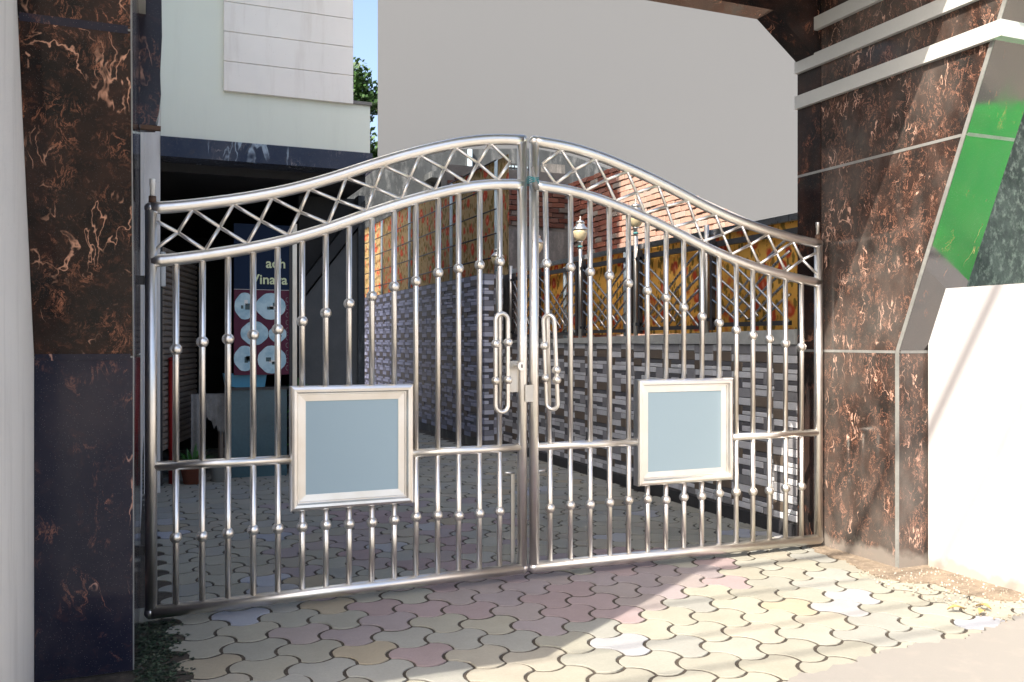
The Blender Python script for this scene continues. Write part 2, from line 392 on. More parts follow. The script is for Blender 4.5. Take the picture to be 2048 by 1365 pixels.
for k in range(5):
    mb = MB(); paver_mesh_into(mb, 0, 0, 0, 0, 0, 0, .03*(k+1)/5); protos.append(mb.mesh('paver', M['paver']))
far = MB()
for n_, (x, y) in enumerate(cells):
    dz = max(-.002, min(.003, R.gauss(0, .0012))); tx = R.gauss(0, .005); ty = R.gauss(0, .005); rz = R.gauss(0, .008); cc = paver_color(x, y)
    if n_ < 300:
        o = obj('paver', protos[n_ % 5], paving); o.location = (x, y, dz); o.rotation_euler = (ty, -tx, rz); o.color = (*cc, 1)
    else:
        far.cur = cc; paver_mesh_into(far, x, y, dz, tx, ty, rz)
tag(far.build('paver_field', M['paver_far'], paving, True), kind='stuff')

# concrete apron over the street edge of the paving, with a broken rim, and the earth beside the right pillar
def blob_sheet(name, outline, z, mat, label, thick=.03):
    mb = MB(); mb.prism(outline, 'z', z-thick, z); return tag(mb.build(name, mat), label, None, kind='structure')
edge = [(-.6,-1.66),(.4,-1.64),(1.2,-1.625),(2.151,-1.612),(2.463,-1.585),(2.645,-1.528),(2.888,-1.522),(3.154,-1.532),(3.30,-1.50),(3.484,-1.458),(3.659,-1.41),(4.0,-1.33)]
rim = []
for (a, b) in zip(edge, edge[1:]):
    for k in range(14):
        u = k/14; rim.append((a[0]+(b[0]-a[0])*u, a[1]+(b[1]-a[1])*u + R.uniform(-.012, .012) + .012*math.sin((a[0]+u)*11)))
apron = blob_sheet('concrete_apron', [(-9,-9),(12,-9),(12,-1.25),(4.2,-1.3)] + rim[::-1] + [(-9,-1.7)], .011, M['concrete'], 'pale concrete apron along the street edge of the pavers', .05)
er = [(3.70,.05),(3.64,-.12),(3.66,-.30),(3.60,-.48),(3.55,-.66),(3.62,-.80),(3.74,-.86),(3.70,-1.02),(3.78,-1.22),(4.1,-1.28)]
erim = []
for (a, b) in zip(er, er[1:]):
    for k in range(8):
        u = k/8; erim.append((a[0]+(b[0]-a[0])*u + R.uniform(-.012,.012), a[1]+(b[1]-a[1])*u + R.uniform(-.01,.01)))
blob_sheet('earth_strip', erim[::-1] + [(4.1,.05)] , .006, M['dirt'], 'bare earth along the foot of the right gate pillar', .04)

# ------------------------------------------------------------------ gate pillars: flared granite wings
ZJ1, ZJ2 = 1.19, 2.29
def fy(z): return -.575 if z <= ZJ1 else -.575 - .3875*(z-ZJ1)       # front edge of the wing
TOP = 3.95
def wing(side):
    """side +1: right pillar (inner face x = 3.79), -1: left pillar (inner face x = -.05 splayed)"""
    lab = 'brown granite gate pillar with a flared front and pale stone bands beside the white wall' if side > 0 else 'brown granite gate pillar with flared front beside the grey white plastered house wall'
    th = thing('gate_pillar', lab, 'pillar')
    xi = 3.79 if side > 0 else -.046
    xo = xi + side*.345
    T = .012
    spl = (lambda y: 0) if side > 0 else (lambda y: .012*(y)/.58 )
    def X(d, y=0):  # d: distance from inner face into the pillar
        return xi + side*d + (spl(max(y, -.6)) if d < .2 else 0)
    zs = [0, ZJ1, ZJ2, TOP]
    # core
    prof = [(.24,-.05),(fy(0)+T,-.05),(fy(ZJ1)+T,ZJ1),(fy(TOP)+T,TOP),(.24,TOP)]
    mb = MB(); mb.prism([(p[0], p[1]) for p in prof], 'x', min(X(T+.006), xo-side*T), max(X(T+.006), xo-side*T)); mb.build('core', M['grout'], th)
    gp = .0035; tr = .028
    # inner face panels
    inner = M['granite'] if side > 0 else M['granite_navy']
    for k in range(3):
        z0, z1 = zs[k]+(gp if k else 0), zs[k+1]-gp
        for seg in (0, 1):
            y_b = .24 if seg else .03-gp
            def yf(z): return (.03+gp) if seg else fy(z)+tr
            q = [(y_b,z0),(yf(z0),z0),(yf(z1),z1),(y_b,z1)]
            mb = MB(); V = [(X(0,p[0]),p[0],p[1]) for p in q]+[(X(0,p[0])+side*T,p[0],p[1]) for p in q]
            mb.add(V, [(0,1,2,3),(7,6,5,4),(0,4,5,1),(1,5,6,2),(2,6,7,3),(3,7,4,0)], False)
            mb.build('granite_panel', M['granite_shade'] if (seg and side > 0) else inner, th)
    # front face panels
    for k in range(3):
        z0, z1 = zs[k]+(gp if k else 0), zs[k+1]-gp
        a, b = sorted((X(.002,-.6), xo))
        q = [(fy(z0),z0),(fy(z1),z1)]
        V = [(a,q[0][0],z0),(b,q[0][0],z0),(b,q[1][0],z1),(a,q[1][0],z1)]
        V += [(x,y+T,z) for x,y,z in V]
        mb = MB(); mb.add(V, [(0,1,2,3),(7,6,5,4),(0,4,5,1),(1,5,6,2),(2,6,7,3),(3,7,4,0)], False)
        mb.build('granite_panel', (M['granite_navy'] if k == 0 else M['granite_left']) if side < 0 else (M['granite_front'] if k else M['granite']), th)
    # polished edge strips along the front corner
    for (z0, z1) in ((0,ZJ1),(ZJ1,TOP)):
        x0, x1 = sorted((X(-.0025,-.6), X(.012,-.6)))
        V = [(x0,fy(z0)+.002,z0),(x1,fy(z0)+.002,z0),(x1,fy(z1)+.002,z1),(x0,fy(z1)+.002,z1)]
        V += [(x,y+tr-.004,z) for x,y,z in V]
        mb = MB(); mb.add(V, [(0,1,2,3),(7,6,5,4),(0,4,5,1),(1,5,6,2),(2,6,7,3),(3,7,4,0)], False); mb.build('edge_strip', M['edge'], th)
    # joint strips
    for z in (ZJ1, ZJ2):
        mb = MB(); mb.box(min(X(-.001),X(.01)), max(X(-.001),X(.01)), fy(z)+tr, .238, z-.0075, z+.0075) if side > 0 else mb.box(xi-.03, xi-.012, fy(z)+tr, .2, z-.004, z+.004); mb.build('joint_strip', M['edge'], th)
        a, b = sorted((X(.01,-.6), xo-side*.003)); mb = MB()
        w_ = .008 if side > 0 else .012
        q0, q1 = fy(z-w_)-.0015, fy(z+w_)-.0015
        V = [(a,q0,z-w_),(b,q0,z-w_),(b,q1,z+w_),(a,q1,z+w_)]; V += [(x,y+.012,zz) for x,y,zz in V]
        mb.add(V, [(0,1,2,3),(7,6,5,4),(0,4,5,1),(1,5,6,2),(2,6,7,3),(3,7,4,0)], False); mb.build('joint_strip', M['edge'] if side > 0 else M['granite_navy'], th)
    # projecting bands
    pr = .028
    for k, zb in enumerate((2.712, 2.935, 3.155)):
        zt = zb+.08; mb = MB()
        x0, x1 = sorted((X(-pr), xo+side*.02))
        V = []
        for z in (zb, zt):
            yf = fy((zb+zt)/2)-pr-.01; V += [(x0,yf,z),(x1,yf,z),(x1,.235,z),(x0,.235,z)]
        mb.add(V, [(0,3,2,1),(4,5,6,7),(0,1,5,4),(1,2,6,5),(2,3,7,6),(3,0,4,7)], False)
        mb.build('stone_band', M['band'], th)
    return th
M['edge'] = plain('dusty_polished_edge', (.20,.205,.20), .3, .3, 8, .05)
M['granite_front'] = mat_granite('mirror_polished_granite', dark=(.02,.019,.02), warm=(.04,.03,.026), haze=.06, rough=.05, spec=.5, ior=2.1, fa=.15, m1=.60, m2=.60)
wr = wing(1); wl_ = wing(-1)

# portal: beam behind the gate plane and the flat roof slab that carries the shade
por = thing('portal_canopy', 'dark granite portal beam with chamfered corners and roof slab above the gate', 'canopy')
ZB = 3.235
mb = MB(); mb.prism([(-.05,3.95),(-.05,2.985),(.30,ZB),(3.46,ZB),(3.79,2.985),(3.79,3.95)], 'y', .06, .22); mb.build('beam', M['granite_shade'], por)
mb = MB(); mb.box(-.42, 4.16, -1.32, .26, 3.955, 4.05); mb.build('roof_slab', M['band'], por)
mb = MB(); mb.box(-.42, 4.16, -1.30, -1.22, 3.72, 3.954); mb.build('fascia', M['band'], por)
# granite strip of the left jamb with its broken lower end
mb = MB(); mb.prism([(-.046,2.98),(.045,3.06),(.05,2.62),(.042,2.45),(.046,2.36),(.036,2.27),(.022,2.22),(-.046,2.215)], 'y', .05, .20); mb.build('jamb_strip', M['granite_navy'], por)
mb = MB(); mb.box(-.04, .045, .03, .06, 2.195, 2.213); mb.build('bracket', M['brown_iron'], por)

# ------------------------------------------------------------------ neighbouring house (left), white wall and mouldy wall (right)
nb = MB()
nb.prism([(-.60,-.05),(-1.55,-.05),(-1.55,2.26),(-2.25,2.26),(-2.25,7.3),(3.3,7.3),(3.3,3.2),(9,3.2),(9,-.05)], 'x', -6.0, -.392)  # unseen overhang and height shaped to throw the forecourt shadow
nb = nb.build('neighbouring_house', M['neighbour_plaster']); tag(nb, 'grey white plastered house wall against the left gate pillar', 'building')
mb = MB(); mb.prism([(-.592,-.05),(-6,-.05),(-6,1.535),(-.70,1.535),(-.592,1.24)], 'x', 3.985, 4.22)
tag(mb.build('boundary_wall', M['white_plaster']), 'low white limewashed wall in full sun running to the street from the right pillar', 'wall')
mb = MB(); mb.box(4.15, 8.0, -.30, -.06, -.05, 3.3); tag(mb.build('boundary_wall', M['mottled']), 'mould stained dark grey wall behind the right gate pillar', 'wall')
def green_mound():  # unseen green mound, added for its reflection in the right pillar
    n, m = 24, 16; V = []
    for i in range(n+1):
        for j in range(m+1):
            u, v = i/n, j/m; x = 4.6+5.2*u; y = -5.6+4.6*v
            e = min(u, 1-u, v, 1-v)*6; z = 1.05*min(1, e)**.6 + .10*math.sin(7*u+3*v)*min(1,e) + .05*math.sin(19*u-11*v)*min(1,e)
            V.append((x, y, max(0, z)-.04))
    F = [(i*(m+1)+j, (i+1)*(m+1)+j, (i+1)*(m+1)+j+1, i*(m+1)+j+1) for i in range(n) for j in range(m)]
    mb = MB(); mb.add(V, F, True); V2 = None
    return mb.build('reflection_mound', M['green_mound'])
tag(green_mound(), 'unseen green mound added behind the white wall to reflect in the right gate pillar', 'reflection_mound')

# ------------------------------------------------------------------ the gate
CU = [(0,0),(.035,.012),(.10,.048),(.19,.150),(.30,.245),(.40,.375),(.50,.51),(.60,.645),(.70,.775),(.80,.88),(.90,.955),(1,1)]
CU = [(0,0),(.06,.03),(.14,.085),(.238,.165),(.339,.27),(.44,.405),(.55,.575),(.636,.70),(.722,.81),(.81,.905),(.90,.97),(1,1)]
def curve(u):
    u = max(0, min(1, u))
    for i in range(len(CU)-1):
        if u <= CU[i+1][0]: break
    p = [CU[max(i-1,0)], CU[i], CU[i+1], CU[min(i+2,len(CU)-1)]]
    t_ = (u-p[1][0])/(p[2][0]-p[1][0])
    m1 = (p[2][1]-p[0][1])/max(1e-6, p[2][0]-p[0][0])*(p[2][0]-p[1][0]); m2 = (p[3][1]-p[1][1])/max(1e-6, p[3][0]-p[1][0])*(p[2][0]-p[1][0])
    t2, t3 = t_*t_, t_**3
    return (2*t3-3*t2+1)*p[1][1] + (t3-2*t2+t_)*m1 + (-2*t3+3*t2)*p[2][1] + (t3-t2)*m2
ST, SR, MR, BR_ = .0255, .028, .0215, .0295
def leaf(side):
    if side < 0: x0, x1 = .004, 1.792; lab = 'stainless steel gate leaf with lock and pale blue panel, hung on the left granite pillar'
    else: x0, x1 = 3.744, 1.859; lab = 'stainless steel gate leaf with pale blue panel, hung on the right granite pillar in sun'
    th = thing('gate_leaf', lab, 'gate')
    W = x1-x0
    top = lambda x: 1.838 + .459*curve((x-x0)/W)
    low = lambda x: 1.603 + .463*curve((x-x0)/W)
    S = M['steel']
    def tubep(name, pts, r, n=16, par=th, mat=S):
        return MB().tube(pts, r, n).build(name, mat, par)
    zb = .047 if side < 0 else .050
    zc = .066
    tubep('stile', [(x0,0,zb-.01),(x0,0,1.838)], ST)
    tubep('stile', [(x1,0,zc-.01),(x1,0,2.297)], ST)
    MB().ball((x0,0,1.838), SR*1.0).build('corner_cap', S, th)
    MB().ball((x1,0,2.297), SR*1.0).build('corner_cap', S, th)
    N = 44
    xs = [x0+W*i/N for i in range(N+1)]
    tubep('top_rail', [(x,0,top(x)) for x in xs], SR)
    tubep('curved_rail', [(x,0,low(x)) for x in xs], SR)
    tubep('bottom_rail', [(x0,0,zb),(x1,0,zc)], BR_)
    for xe, ze in ((x0,zb),(x1,zc)): MB().ball((xe,0,ze), BR_).build('corner_cap', S, th)
    # bars
    if side < 0: bx = [.107+.1113*i for i in range(15)]; px0, px1 = .607, 1.200
    else: bx = [1.952+.1188*i for i in range(15)]; px0, px1 = 2.474, 3.104
    pz0, pz1 = .452, 1.038
    r = .0142
    tubep('mid_rail', [(min(x0,x1),0,.694),(px0+.01,0,.694)], MR); tubep('mid_rail', [(px1-.01,0,.694),(max(x0,x1),0,.696)], MR)
    bprof = None
    for i, x in enumerate(bx):
        lean = (-.018 if (side > 0 and i == 0) else R.gauss(0, .0015))
        inside = px0-.005 < x < px1+.005
        segs = [(zb+.01, pz0+.01), (pz1-.01, low(x))] if inside else [(zb+.01, .69), (.69, low(x))]
        zball = (.372, low(x)-.402)
        for k, (a, b) in enumerate(segs):
            dx = (lambda z: lean*(z-.5)) if k else (lambda z: 0)
            o = tubep('baluster', [(x+dx(a),R.gauss(0,.001),a),(x+dx(b),0,b)], r, 12)
            rb = .0272; zz = zball[k]+R.gauss(0,.004)
            cx_ = x + dx(zz)
            MB().ball((cx_,0,zz), rb, 18, 12).build('ball', S, o)
    # lattice of diamonds between the two curved rails
    nd = 9; lb = .0084
    X0, X1 = (.115, 1.722) if side < 0 else (3.615, 1.902)
    lx = [X0+(X1-X0)*i/nd for i in range(nd+1)]
    midz = lambda x: (top(x)+low(x))/2
    yy = -.006
    def bar(a, b): tubep('lattice_bar', [(a[0],yy,a[1]),(b[0],yy,b[1])], lb, 8)
    sgn = 1 if W > 0 else -1
    for i in range(nd):
        a, b = lx[i], lx[i+1]; m = (a+b)/2; sh_ = .012*sgn
        slope = (midz(b)-midz(a))/(b-a)
        mt = m - slope*.10 - .008*sgn; mbt = m + slope*.10 + .008*sgn
        zt = top(mt)-SR*.8; zl = low(mbt)+SR*.8
        ja, jb = (a, midz(a)), (b, midz(b))
        bar(ja, (mt,zt)); bar((mt,zt), jb); bar(jb, (mbt,zl)); bar((mbt,zl), ja)
    bar((x0, top(x0)-.045), (lx[0], midz(lx[0]))); bar((x0, low(x0)+.04), (lx[0], midz(lx[0])))
    # framed panel: mitred moulding with a stepped profile, then a blue-grey sheet
    prof = [(0,.028),(0,-.020),(.006,-.029),(.016,-.034),(.028,-.032),(.034,-.022),(.036,-.016),(.040,-.016),(.042,-.010),(.072,-.006),(.072,.028)]
    cor = [(px0,pz0),(px1,pz0),(px1,pz1),(px0,pz1)]; dirs = [(1,1),(-1,1),(-1,-1),(1,-1)]
    for k in range(4):
        a, b = cor[k], cor[(k+1)%4]; da, db = dirs[k], dirs[(k+1)%4]; n = len(prof)
        V = [(a[0]+da[0]*p[0],p[1],a[1]+da[1]*p[0]) for p in prof]+[(b[0]+db[0]*p[0],p[1],b[1]+db[1]*p[0]) for p in prof]
        mb = MB(); mb.add(V, [(i,(i+1)%n,n+(i+1)%n,n+i) for i in range(n)]+[list(range(n)),list(range(n,2*n))[::-1]], False)
        mb.build('panel_frame', S, th)
    mb = MB(); mb.box(px0+.070, px1-.070, -.002, .012, pz0+.070, pz1-.070); mb.build('panel_sheet', M['sheet'], th)
    # hinge stub and hinge lugs
    hx = x0+.006*(1 if side < 0 else -1)*1.0
    MB().lathe([(.0105,1.86),(.0105,1.935),(.0125,1.937),(.0125,1.967),(.0115,1.969)], hx, .0, 14).build('hinge_pin', M['white_plastic'] if side < 0 else M['steel_dull'], th)
    MB().lathe([(.016,1.862),(.016,1.892)], hx, 0, 12).build('hinge_collar', M['brown_iron'], th)
    for z in (.32, 1.52):
        xa, xb = (x0-.056, x0-.01) if side < 0 else (x0+.01, x0+.048)
        MB().box(xa, xb, .018, .03, z-.02, z+.02).build('hinge_lug', M['dark_iron'], th)
    # drop bolt
    bx_ = 1.752 if side < 0 else 1.892
    MB().box(bx_-.010, bx_+.010, .028, .036, .05, .556).build('drop_bolt', M['steel_dull'], th)
    s_ = -1 if side < 0 else 1
    MB().tube([(bx_-.006*s_,.032,.560),(bx_+.045*s_,.032,.564)], .0055, 10).build('bolt_handle', S, th)
    # pull handle: a stadium loop with four balls
    cx_, wid, rot, yy2 = (1.664, .036, rad(6), -.034) if side < 0 else (1.938, .030, rad(-40), -.036)
    h = thing('x', '', ''); bpy.data.objects.remove(h)
    zt, zl = 1.355, .922; pts = []
    for k in range(13): a_ = PI*k/12; pts.append((wid*math.cos(a_), zt+wid*math.sin(a_)))
    for k in range(13): a_ = PI+PI*k/12; pts.append((wid*math.cos(a_), zl+wid*math.sin(a_)))
    pts.append(pts[0]); tilt = .0 if side < 0 else .022
    cr, sr_ = math.cos(rot), math.sin(rot)
    w3 = lambda u, z: (cx_+u*cr+tilt*(1.14-z)/.25*.5, yy2+u*sr_, z)
    hd = MB().tube([w3(u, z) for u, z in pts], .0115, 12, caps=False).build('pull_handle', S, th)
    for (u, z) in ((-wid,1.235),(wid,1.243),(-wid,1.047),(wid,1.050)) if side < 0 else ((-wid,1.225),(wid,1.098),(-wid,1.055),(wid,1.046)):
        p = w3(u, z); MB().ball(p, .0235, 16, 10).build('ball', S, hd)
    if side < 0:
        MB().box(1.712, 1.772, .0, .022, .985, 1.145).build('lock_plate', M['steel_dull'], th)
        k = MB().tube([(1.752,.01,1.122),(1.763,-.055,1.121)], .009, 12).build('lock_barrel', S, th)
        MB().tube([(1.763,-.05,1.121),(1.7645,-.060,1.121)], .0235, 20).build('lock_rose', S, k)
        MB().box(1.7615, 1.7685, -.0615, -.058, 1.112, 1.130).build('keyhole', M['dark_iron'], k)
        MB().box(1.795, 1.842, -.034, -.028, .935, 1.022).build('latch_plate', M['steel_dull'], th)
    return th
gl = leaf(-1); gr = leaf(1)
tie = thing('tie', 'strip of white cloth bound with teal string round the meeting gate stiles', 'tie')
MB().tube([(1.833,-.034,2.155),(1.842,-.036,2.11),(1.853,-.037,2.06),(1.862,-.036,2.035)], [.006,.010,.014,.012], 8).build('cloth_strip', M['cloth_white'], tie)
for k in range(4):
    z = 2.075+.008*k; MB().tube([(1.846+.034*math.cos(a_), -.002+.044*math.sin(a_), z+.004*math.sin(3*a_+k)) for a_ in [2*PI*q/18 for q in range(19)]], .003, 6, caps=False).build('string', M['teal_string'], tie)

# ------------------------------------------------------------------ stone-faced walls
MOD = [(0,.52,0,.22,'g'),(.52,1,0,.16,'l'),(0,.52,.22,.40,'l'),(.52,1,.16,.40,'b'),(0,.24,.40,.52,'d'),(.24,.52,.40,.62,'b'),(.52,1,.40,.51,'d'),
       (0,.24,.52,.62,'l'),(.52,1,.51,.62,'l'),(0,.5,.62,.77,'l'),(.5,.74,.62,.90,'g'),(.74,1,.62,.77,'l'),(0,.24,.77,.86,'d'),(.24,.5,.77,1,'d'),(.74,1,.77,.90,'d'),(0,.24,.86,1,'l'),(.5,1,.90,1,'l')]
def scol(k):
    c = {'g': (.26,.26,.28), 'l': (.60,.61,.65), 'b': (.145,.115,.092), 'd': (.11,.11,.125)}[k]
    f = R.uniform(.84, 1.16); return tuple(v*f for v in c)
unit = {}
def stone_face(parent, org, du, nu, L, H, tw=.45, thh=.30, limit=300, dim=(1,1,1), key=None):
    """pieces on a vertical face: org corner at floor level, du along, nu outward"""
    org = Vector(org); du = Vector(du); nu = Vector(nu); P_ = []
    zt = H
    for r_ in range(int(H/thh)+2):
        for c_ in range(int(L/tw)+2):
            for (u0,u1,v0,v1,k) in MOD:
                if (c_+r_*0) % 2: pass
                a, b = c_*tw+u0*tw, c_*tw+u1*tw; z1, z0 = H-(r_*thh+v0*thh), H-(r_*thh+v1*thh)
                b = min(b, L); z0 = max(z0, .09)
                if b-a < .02 or z1-z0 < .012: continue
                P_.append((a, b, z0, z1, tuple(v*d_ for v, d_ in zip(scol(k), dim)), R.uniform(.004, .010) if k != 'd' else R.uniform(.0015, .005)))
    P_.sort(key=key or (lambda p: (p[0]+p[1])/2))
    far = MB(); rot = math.atan2(du.y, du.x)
    for i, (a, b, z0, z1, cc, dp) in enumerate(P_):
        g_ = .0022
        if i < limit:
            kk = (round(b-a,3), round(z1-z0,3))
            if kk not in unit:
                mb = MB(); mb.bbox(g_, kk[0]-g_, -.012, 0, g_, kk[1]-g_, .003); unit[kk] = mb.mesh('stone', M['stone'])
            o = obj('stone', unit[kk], parent)
            sgn = 1
            # local x along du, local -y outward
            yl = Vector((-du.y, du.x, 0)); 
            if yl.dot(nu) > 0:   # local +y would point outward: mirror by starting from the far end
                o.rotation_euler = (0, 0, rot+PI); p = org + du*b + nu*dp
            else:
                o.rotation_euler = (0, 0, rot); p = org + du*a + nu*dp
            # outward is local -y, mesh front at y=-.012 -> shift
            o.location = p - nu*.012 + Vector((0,0,z0)); o.color = (*cc, 1)
        else:
            far.cur = cc
            p0 = org + du*(a+g_) + Vector((0,0,z0+g_)); p1 = org + du*(b-g_) + Vector((0,0,z1-g_))
            A = [Vector((p0.x,p0.y,p0.z)), Vector((p1.x,p1.y,p0.z)), Vector((p1.x,p1.y,p1.z)), Vector((p0.x,p0.y,p1.z))]
            B = [q + nu*dp for q in A]
            far.add(A+B, [(4,5,6,7),(0,1,5,4),(1,2,6,5),(2,3,7,6),(3,0,4,7)], False)
    if far.v: tag(far.build('stone_field', M['stone_far'], parent, True), kind='stuff')
lw = thing('boundary_wall', 'low wall faced in mixed grey stone strips under the metal fence', 'wall')
MB().prism([(.245,-.05),(5.25,-.05),(5.25,1.225),(.245,1.305)], 'x', 3.80, 4.02).build('wall_core', M['dark_plaster'], lw)
stone_face(lw, (3.80,.25,0), (0,1,0), (-1,0,0), 5.0, 1.225, key=lambda p: p[0]-.25*p[2])
MB().prism([(.25,1.228),(5.25,1.228),(5.25,1.252),(.25,1.325)], 'x', 3.775, 4.04).build('coping', M['grout'], lw)
MB().box(3.772, 3.80, .25, 5.25, -.02, .085).build('plinth', M['dark_iron'], lw)

tw_ = thing('boundary_wall', 'taller wall faced in grey stone strips, darkened for low light, below the floral cloth screen', 'wall')
MB().box(3.56, 3.80, 5.262, 12.5, -.05, 2.03).build('wall_core', M['dark_plaster'], tw_)
stone_face(tw_, (3.56,5.262,0), (0,1,0), (-1,0,0), 7.2, 2.02, .45, .30, 290, (.44,.47,.66), key=lambda p: p[0]-.9*p[2])  # low light put into the colour: stones darkened and blued
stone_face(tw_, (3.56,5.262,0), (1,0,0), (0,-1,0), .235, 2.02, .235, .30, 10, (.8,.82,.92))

# ------------------------------------------------------------------ metal fence with cloth behind, lamps on its posts
fn = thing('fence', 'dark steel fence of crossing curved bars along the low stone wall', 'fence')
FX = 3.86; PY = [.30, 1.32, 2.36, 3.41, 4.45, 5.18]
zbase = lambda y: 1.325 - .0145*(y-.25)
FT = 2.085
MB().box(FX+.03, FX+.06, .25, 5.25, FT-.045, FT).build('top_rail', M['dark_steel'], fn)
MB().box(FX+.025, FX+.055, .25, 5.25, FT-.135, FT-.095).build('top_rail', M['dark_iron'], fn)
def blend(y0, y1, z0, z1, k): return (y0+(y1-y0)*k, z0+(z1-z0)*k)
for i, y in enumerate(PY):
    if i: 
        MB().tube([(FX,y,zbase(y)),(FX,y,2.20 if 1 < i < 5 else 2.12)], .019, 12).build('post', M['steel_dull'], fn)
        MB().box(FX-.015, FX+.02, y+.055, y+.085, zbase(y)+.02, FT-.06).build('upright', M['dark_iron'], fn)
        MB().box(FX-.015, FX+.02, y-.085, y-.055, zbase(y)+.02, FT-.06).build('upright', M['dark_iron'], fn)
        for zc_ in (zbase(y)+.10, FT-.13): MB().box(FX-.012, FX+.012, y-.085, y+.085, zc_-.012, zc_+.012).build('clamp', M['dark_iron'], fn)
    if i < len(PY)-1:
        a, b = y+.09, PY[i+1]-.09
        zl = zbase((a+b)/2)+.055; zh = FT-.14
        MB().box(FX-.012, FX+.012, a, b, zl-.018, zl+.012).build('bottom_rail', M['dark_iron'], fn)
        H_ = zh-zl; Lp = b-a
        for q in range(5):
            s0 = zl + H_*(.98-.165*q)
            for fam in (0, 1):
                pts = []
                for k in range(9):
                    u = k/8; yy = u*Lp; zz = s0 - (H_*1.02)*(u**1.15)*.95
                    if zz < zl: break
                    pts.append((FX-.010+.010*fam, (b-yy) if fam == 0 else (a+yy), zz))
                if len(pts) > 2: MB().tube(pts, .0095, 8).build('curved_bar', M['fence_steel'], fn)
# cloth behind the fence, gently folded
def cloth(x, y0, y1, z0, z1, mat, name, amp=.012, n=90, m=14, th_=.004):
    V = []
    for side in (0, 1):
        for i in range(n+1):
            for j in range(m+1):
                u, v = i/n, j/m; y = y0+(y1-y0)*u; z = z0+(z1-z0)*v
                V.append((x + th_*side + amp*(math.sin(y*9+1.5*math.sin(y*3.1+z))+.5*math.sin(y*23+z*4))*(.4+.6*(1-v)), y, z))
    k = (n+1)*(m+1); F = []
    for i in range(n):
        for j in range(m):
            a = i*(m+1)+j; q = (a, a+1, a+m+2, a+m+1); F.append(q); F.append(tuple(k+t_ for t_ in q[::-1]))
    rim = [i*(m+1) for i in range(n+1)] + [n*(m+1)+j for j in range(1,m+1)] + [i*(m+1)+m for i in range(n-1,-1,-1)] + [j for j in range(m-1,0,-1)]
    for a, b in zip(rim, rim[1:]+rim[:1]): F.append((b, a, k+a, k+b))
    mb = MB(); mb.add(V, F, True); return mb.build(name, mat)
tag(cloth(3.95, .26, 5.24, 1.31, 2.07, M['floral'], 'cloth_screen'), 'ochre floral cloth hung behind the dark steel fence', 'cloth')
pp = thing('pole', 'pale blue pipe with a pointed tip behind the fence', 'pole', group='pale blue pipes behind the fence')
MB().tube([(3.915,2.62,1.25),(3.915,2.62,2.04)], .024, 12).build('pipe', M['blue_pole'], pp); MB().lathe([(.024,2.04),(.012,2.07),(.004,2.09)], 3.915, 2.62, 10).build('pipe_tip', M['blue_pole'], pp)
pp = thing('pole', 'thinner pale blue pipe behind the fence before the floral cloth', 'pole', group='pale blue pipes behind the fence')
MB().tube([(3.915,3.86,1.25),(3.915,3.86,2.0)], .020, 12).build('pipe', M['blue_pole'], pp)
def lamp(y, zb, lab, x=FX):
    th = thing('lamp', lab, 'lamp', group='lanterns on the fence posts')
    MB().lathe([(.021,zb-.045),(.021,zb+.015),(.026,zb+.018),(.026,zb+.03)], x, y, 14).build('collar', M['steel'], th)
    MB().lathe([(.0225,zb-.03),(.0225,zb-.018)], x, y, 10).build('string', M['teal_string'], th)
    MB().lathe([(.026,zb+.03),(.038,zb+.038),(.062,zb+.075),(.070,zb+.11),(.070,zb+.135)], x, y, 28, .018).build('glass_bowl', M['lamp_glass'], th)
    MB().lathe([(.078,zb+.136),(.076,zb+.146),(.050,zb+.175),(.042,zb+.18),(.042,zb+.205),(.046,zb+.208),(.030,zb+.225),(.010,zb+.232),(.006,zb+.25),(.009,zb+.258),(.003,zb+.272)], x, y, 20).build('cap', M['steel_dull'], th)
lamp(2.36, 2.20, 'lantern with fluted glass on a fence post before the sunlit brickwork')
lamp(3.41, 2.19, 'lantern with fluted glass on a fence post before the sooty plaster')
lamp(4.45, 2.17, 'lantern half hidden behind the meeting gate stiles')
# post and lantern standing before the end of the taller wall
ep = thing('lamp_post', 'steel post before the end of the taller stone wall', 'post')
MB().tube([(3.70,5.20,1.25),(3.70,5.20,2.06)], .020, 12).build('post', M['steel_dull'], ep)
lamp(5.20, 2.085, 'lantern on the steel post at the end of the taller stone wall', 3.70)

# ------------------------------------------------------------------ floral screen over the taller wall
sc = thing('drying_rack', 'rack of pale posts and thin rods carrying faded floral cloth', 'rack')
for y in (5.60, 7.3, 9.4, 11.2, 13.0):
    MB().tube([(3.84,y,2.03),(3.84,y,3.42)], .022, 10).build('post', M['blue_pole'], sc)
for z in (2.25, 2.53, 2.82, 3.11, 3.40):
    MB().tube([(3.80,5.5,z),(3.80,8,z+.012),(3.80,10.5,z-.006),(3.80,13.4,z)], .010, 6).build('rod', M['dark_iron'], sc)
tag(cloth(3.885, 5.30, 13.4, 2.03, 3.44, M['floral_pale'], 'cloth_screen', .015, 120), 'tall faded floral cloth on the rack above the taller stone wall', 'cloth')
MB().box(3.86, 4.04, 5.262, 12.5, -.05, 2.025).build('wall_back', M['dark_plaster'], tw_)

